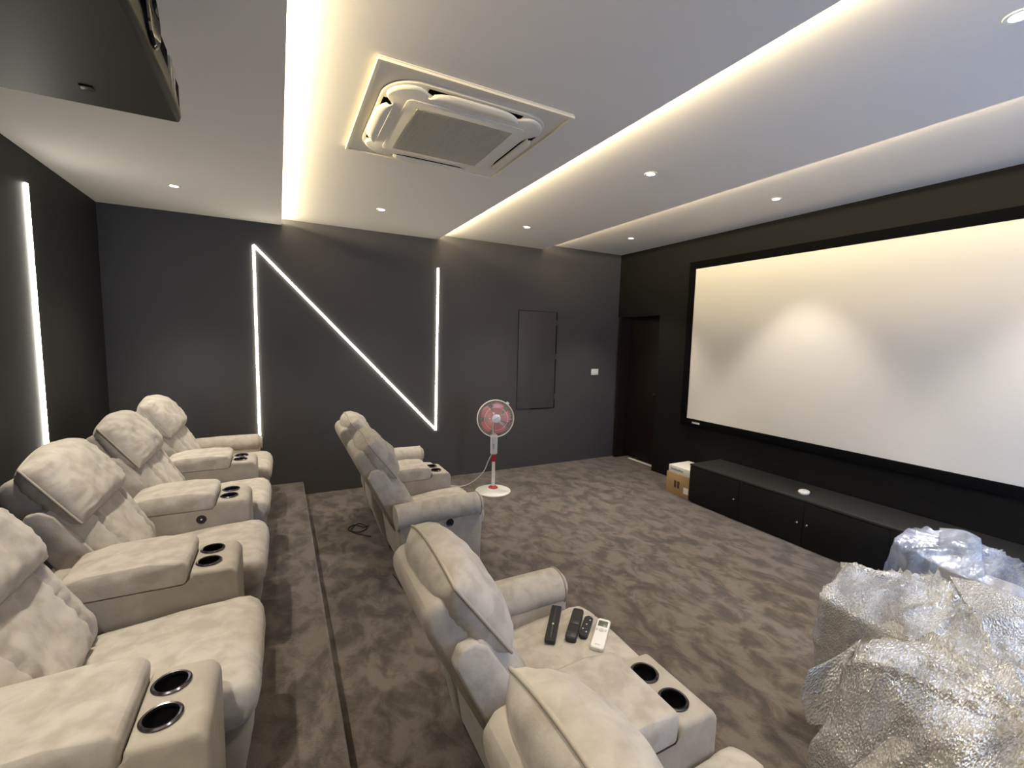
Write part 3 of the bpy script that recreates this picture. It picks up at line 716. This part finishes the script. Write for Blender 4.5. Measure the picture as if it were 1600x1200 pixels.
def flap(pts_rows, m, parent):
    bm = bmesh.new(); g = []
    P = [smooth_path(r_, 8) for r_ in pts_rows]; n = len(P[0]); K = 7
    rows = []
    for a_, b_ in zip(P, P[1:]):
        for k in range(K): rows.append([a_[i].lerp(b_[i], k/K) for i in range(n)])
    rows.append(P[-1])
    for r_ in rows:
        g.append([bm.verts.new(p+Vector((noise.noise(p*6), noise.noise(p*6+Vector((4, 0, 0))), noise.noise(p*6+Vector((0, 7, 0)))))*.008) for p in r_])
    for A, B in zip(g, g[1:]):
        for i in range(n-1): bm.faces.new((A[i], A[i+1], B[i+1], B[i]))
    return link('film_flap', bake(bm_mesh(bm, ang=180), [('SOLIDIFY', {'thickness': .0012})]), m, parent, smooth=True)
def wrapped(label, pts, seed, flaps=(), inner=(), m=None, amp=.035):
    t = thing('wrapped_recliner', label, 'wrapped recliner', (0, 0, 0), group='film wrapped recliners at the right')
    cxy = Vector((sum(p[0] for p in pts)/len(pts), sum(p[1] for p in pts)/len(pts), 0)); t.location = cxy
    me = film_cover(pts, .015, seed, amp); me.transform(Matrix.Translation(-cxy)); link('film_cover', me, m or M_film, t)
    for rows in flaps: flap([[Vector(p)-cxy for p in r_] for r_ in rows], M_film if m is None else m, t)
    for nm, prof, ya, yb in inner:
        me = soft(prof, ya, yb, .04); me.transform(Matrix.Translation(-cxy)); link(nm, me, M_suede, t)
    return t
I1 = [(1.42, .66, 0), (1.46, .70, .45), (1.43, .69, .50), (1.60, .66, .78), (1.66, .655, .81), (1.86, .53, .805), (2.02, .28, .76), (2.05, -.1, .70), (1.44, .0, .46), (1.44, .0, 0), (2.05, -.1, 0), (2.0, .66, 0), (1.95, .68, .45)]
wrapped('nearest bubble wrapped recliner at the bottom right of the photo', I1, 1.7,
        flaps=[[[(1.62, .66, .80), (1.56, .69, .74), (1.42, .70, .73)], [(1.56, .67, .70), (1.50, .70, .66), (1.42, .715, .64)], [(1.50, .66, .55), (1.47, .68, .54), (1.45, .70, .53)]],
               [[(1.86, .52, .805), (1.98, .36, .76), (2.04, .20, .72)], [(1.78, .40, .68), (1.88, .28, .62), (1.93, .12, .60)], [(1.74, .34, .56), (1.80, .22, .50), (1.82, .10, .47)]]],
        inner=[('seat_back', [(1.72, .1), (1.68, .40), (1.74, .72), (1.84, .74), (1.95, .4), (1.95, .1)], .0, .50),
               ('seat', [(1.50, .05), (1.48, .36), (1.70, .40), (1.75, .05)], .05, .52), ('armrest', [(1.52, .05), (1.50, .41), (1.85, .42), (1.85, .05)], .54, .63)])
I2 = [(2.06, .96, 0), (2.02, 1.0, .40), (1.98, .98, .68), (2.10, .965, .775), (2.17, .94, .80), (2.40, .72, .80), (2.55, .50, .76), (2.62, .25, .70), (2.62, 1.0, .50), (2.62, 1.0, 0), (2.62, .2, 0), (2.15, .20, 0), (2.12, .22, .55)]
wrapped('middle bubble wrapped recliner, its top level with the cabinet doors', I2, 5.2,
        flaps=[[[(2.42, .70, .80), (2.46, .60, .80), (2.5, .5, .78)], [(2.30, .60, .74), (2.34, .50, .76), (2.40, .42, .72)], [(2.22, .56, .62), (2.28, .46, .62), (2.34, .36, .60)]]],
        inner=[('seat_back', [(2.22, .1), (2.20, .45), (2.26, .62), (2.36, .63), (2.42, .4), (2.45, .1)], .45, .78), ('armrest', [(2.10, .05), (2.08, .48), (2.45, .50), (2.45, .05)], .80, .90)])
I3 = [(2.75, 1.10, 0), (2.74, 1.07, .50), (2.72, 1.03, .76), (2.84, 1.015, .81), (2.95, .92, .82), (3.02, .80, .80), (3.20, .55, .68), (3.30, .30, .60), (3.35, 1.0, 0), (3.30, 1.0, .5), (3.35, .2, 0), (2.75, .25, 0), (2.74, .3, .6)]
wrapped('clear film wrapped recliner tinted as if in bluish light, farthest, against the black cabinet', I3, 9.4,
        flaps=[[[(2.96, .92, .82), (2.99, .84, .83), (3.0, .78, .81)], [(2.86, .88, .79), (2.88, .80, .80), (2.90, .74, .77)], [(2.78, .86, .68), (2.80, .77, .67), (2.84, .70, .66)]]],
        inner=[('seat_back', [(2.86, .1), (2.85, .5), (2.90, .66), (3.0, .66), (3.06, .4), (3.06, .1)], .60, .90)], m=M_film2, amp=.028)
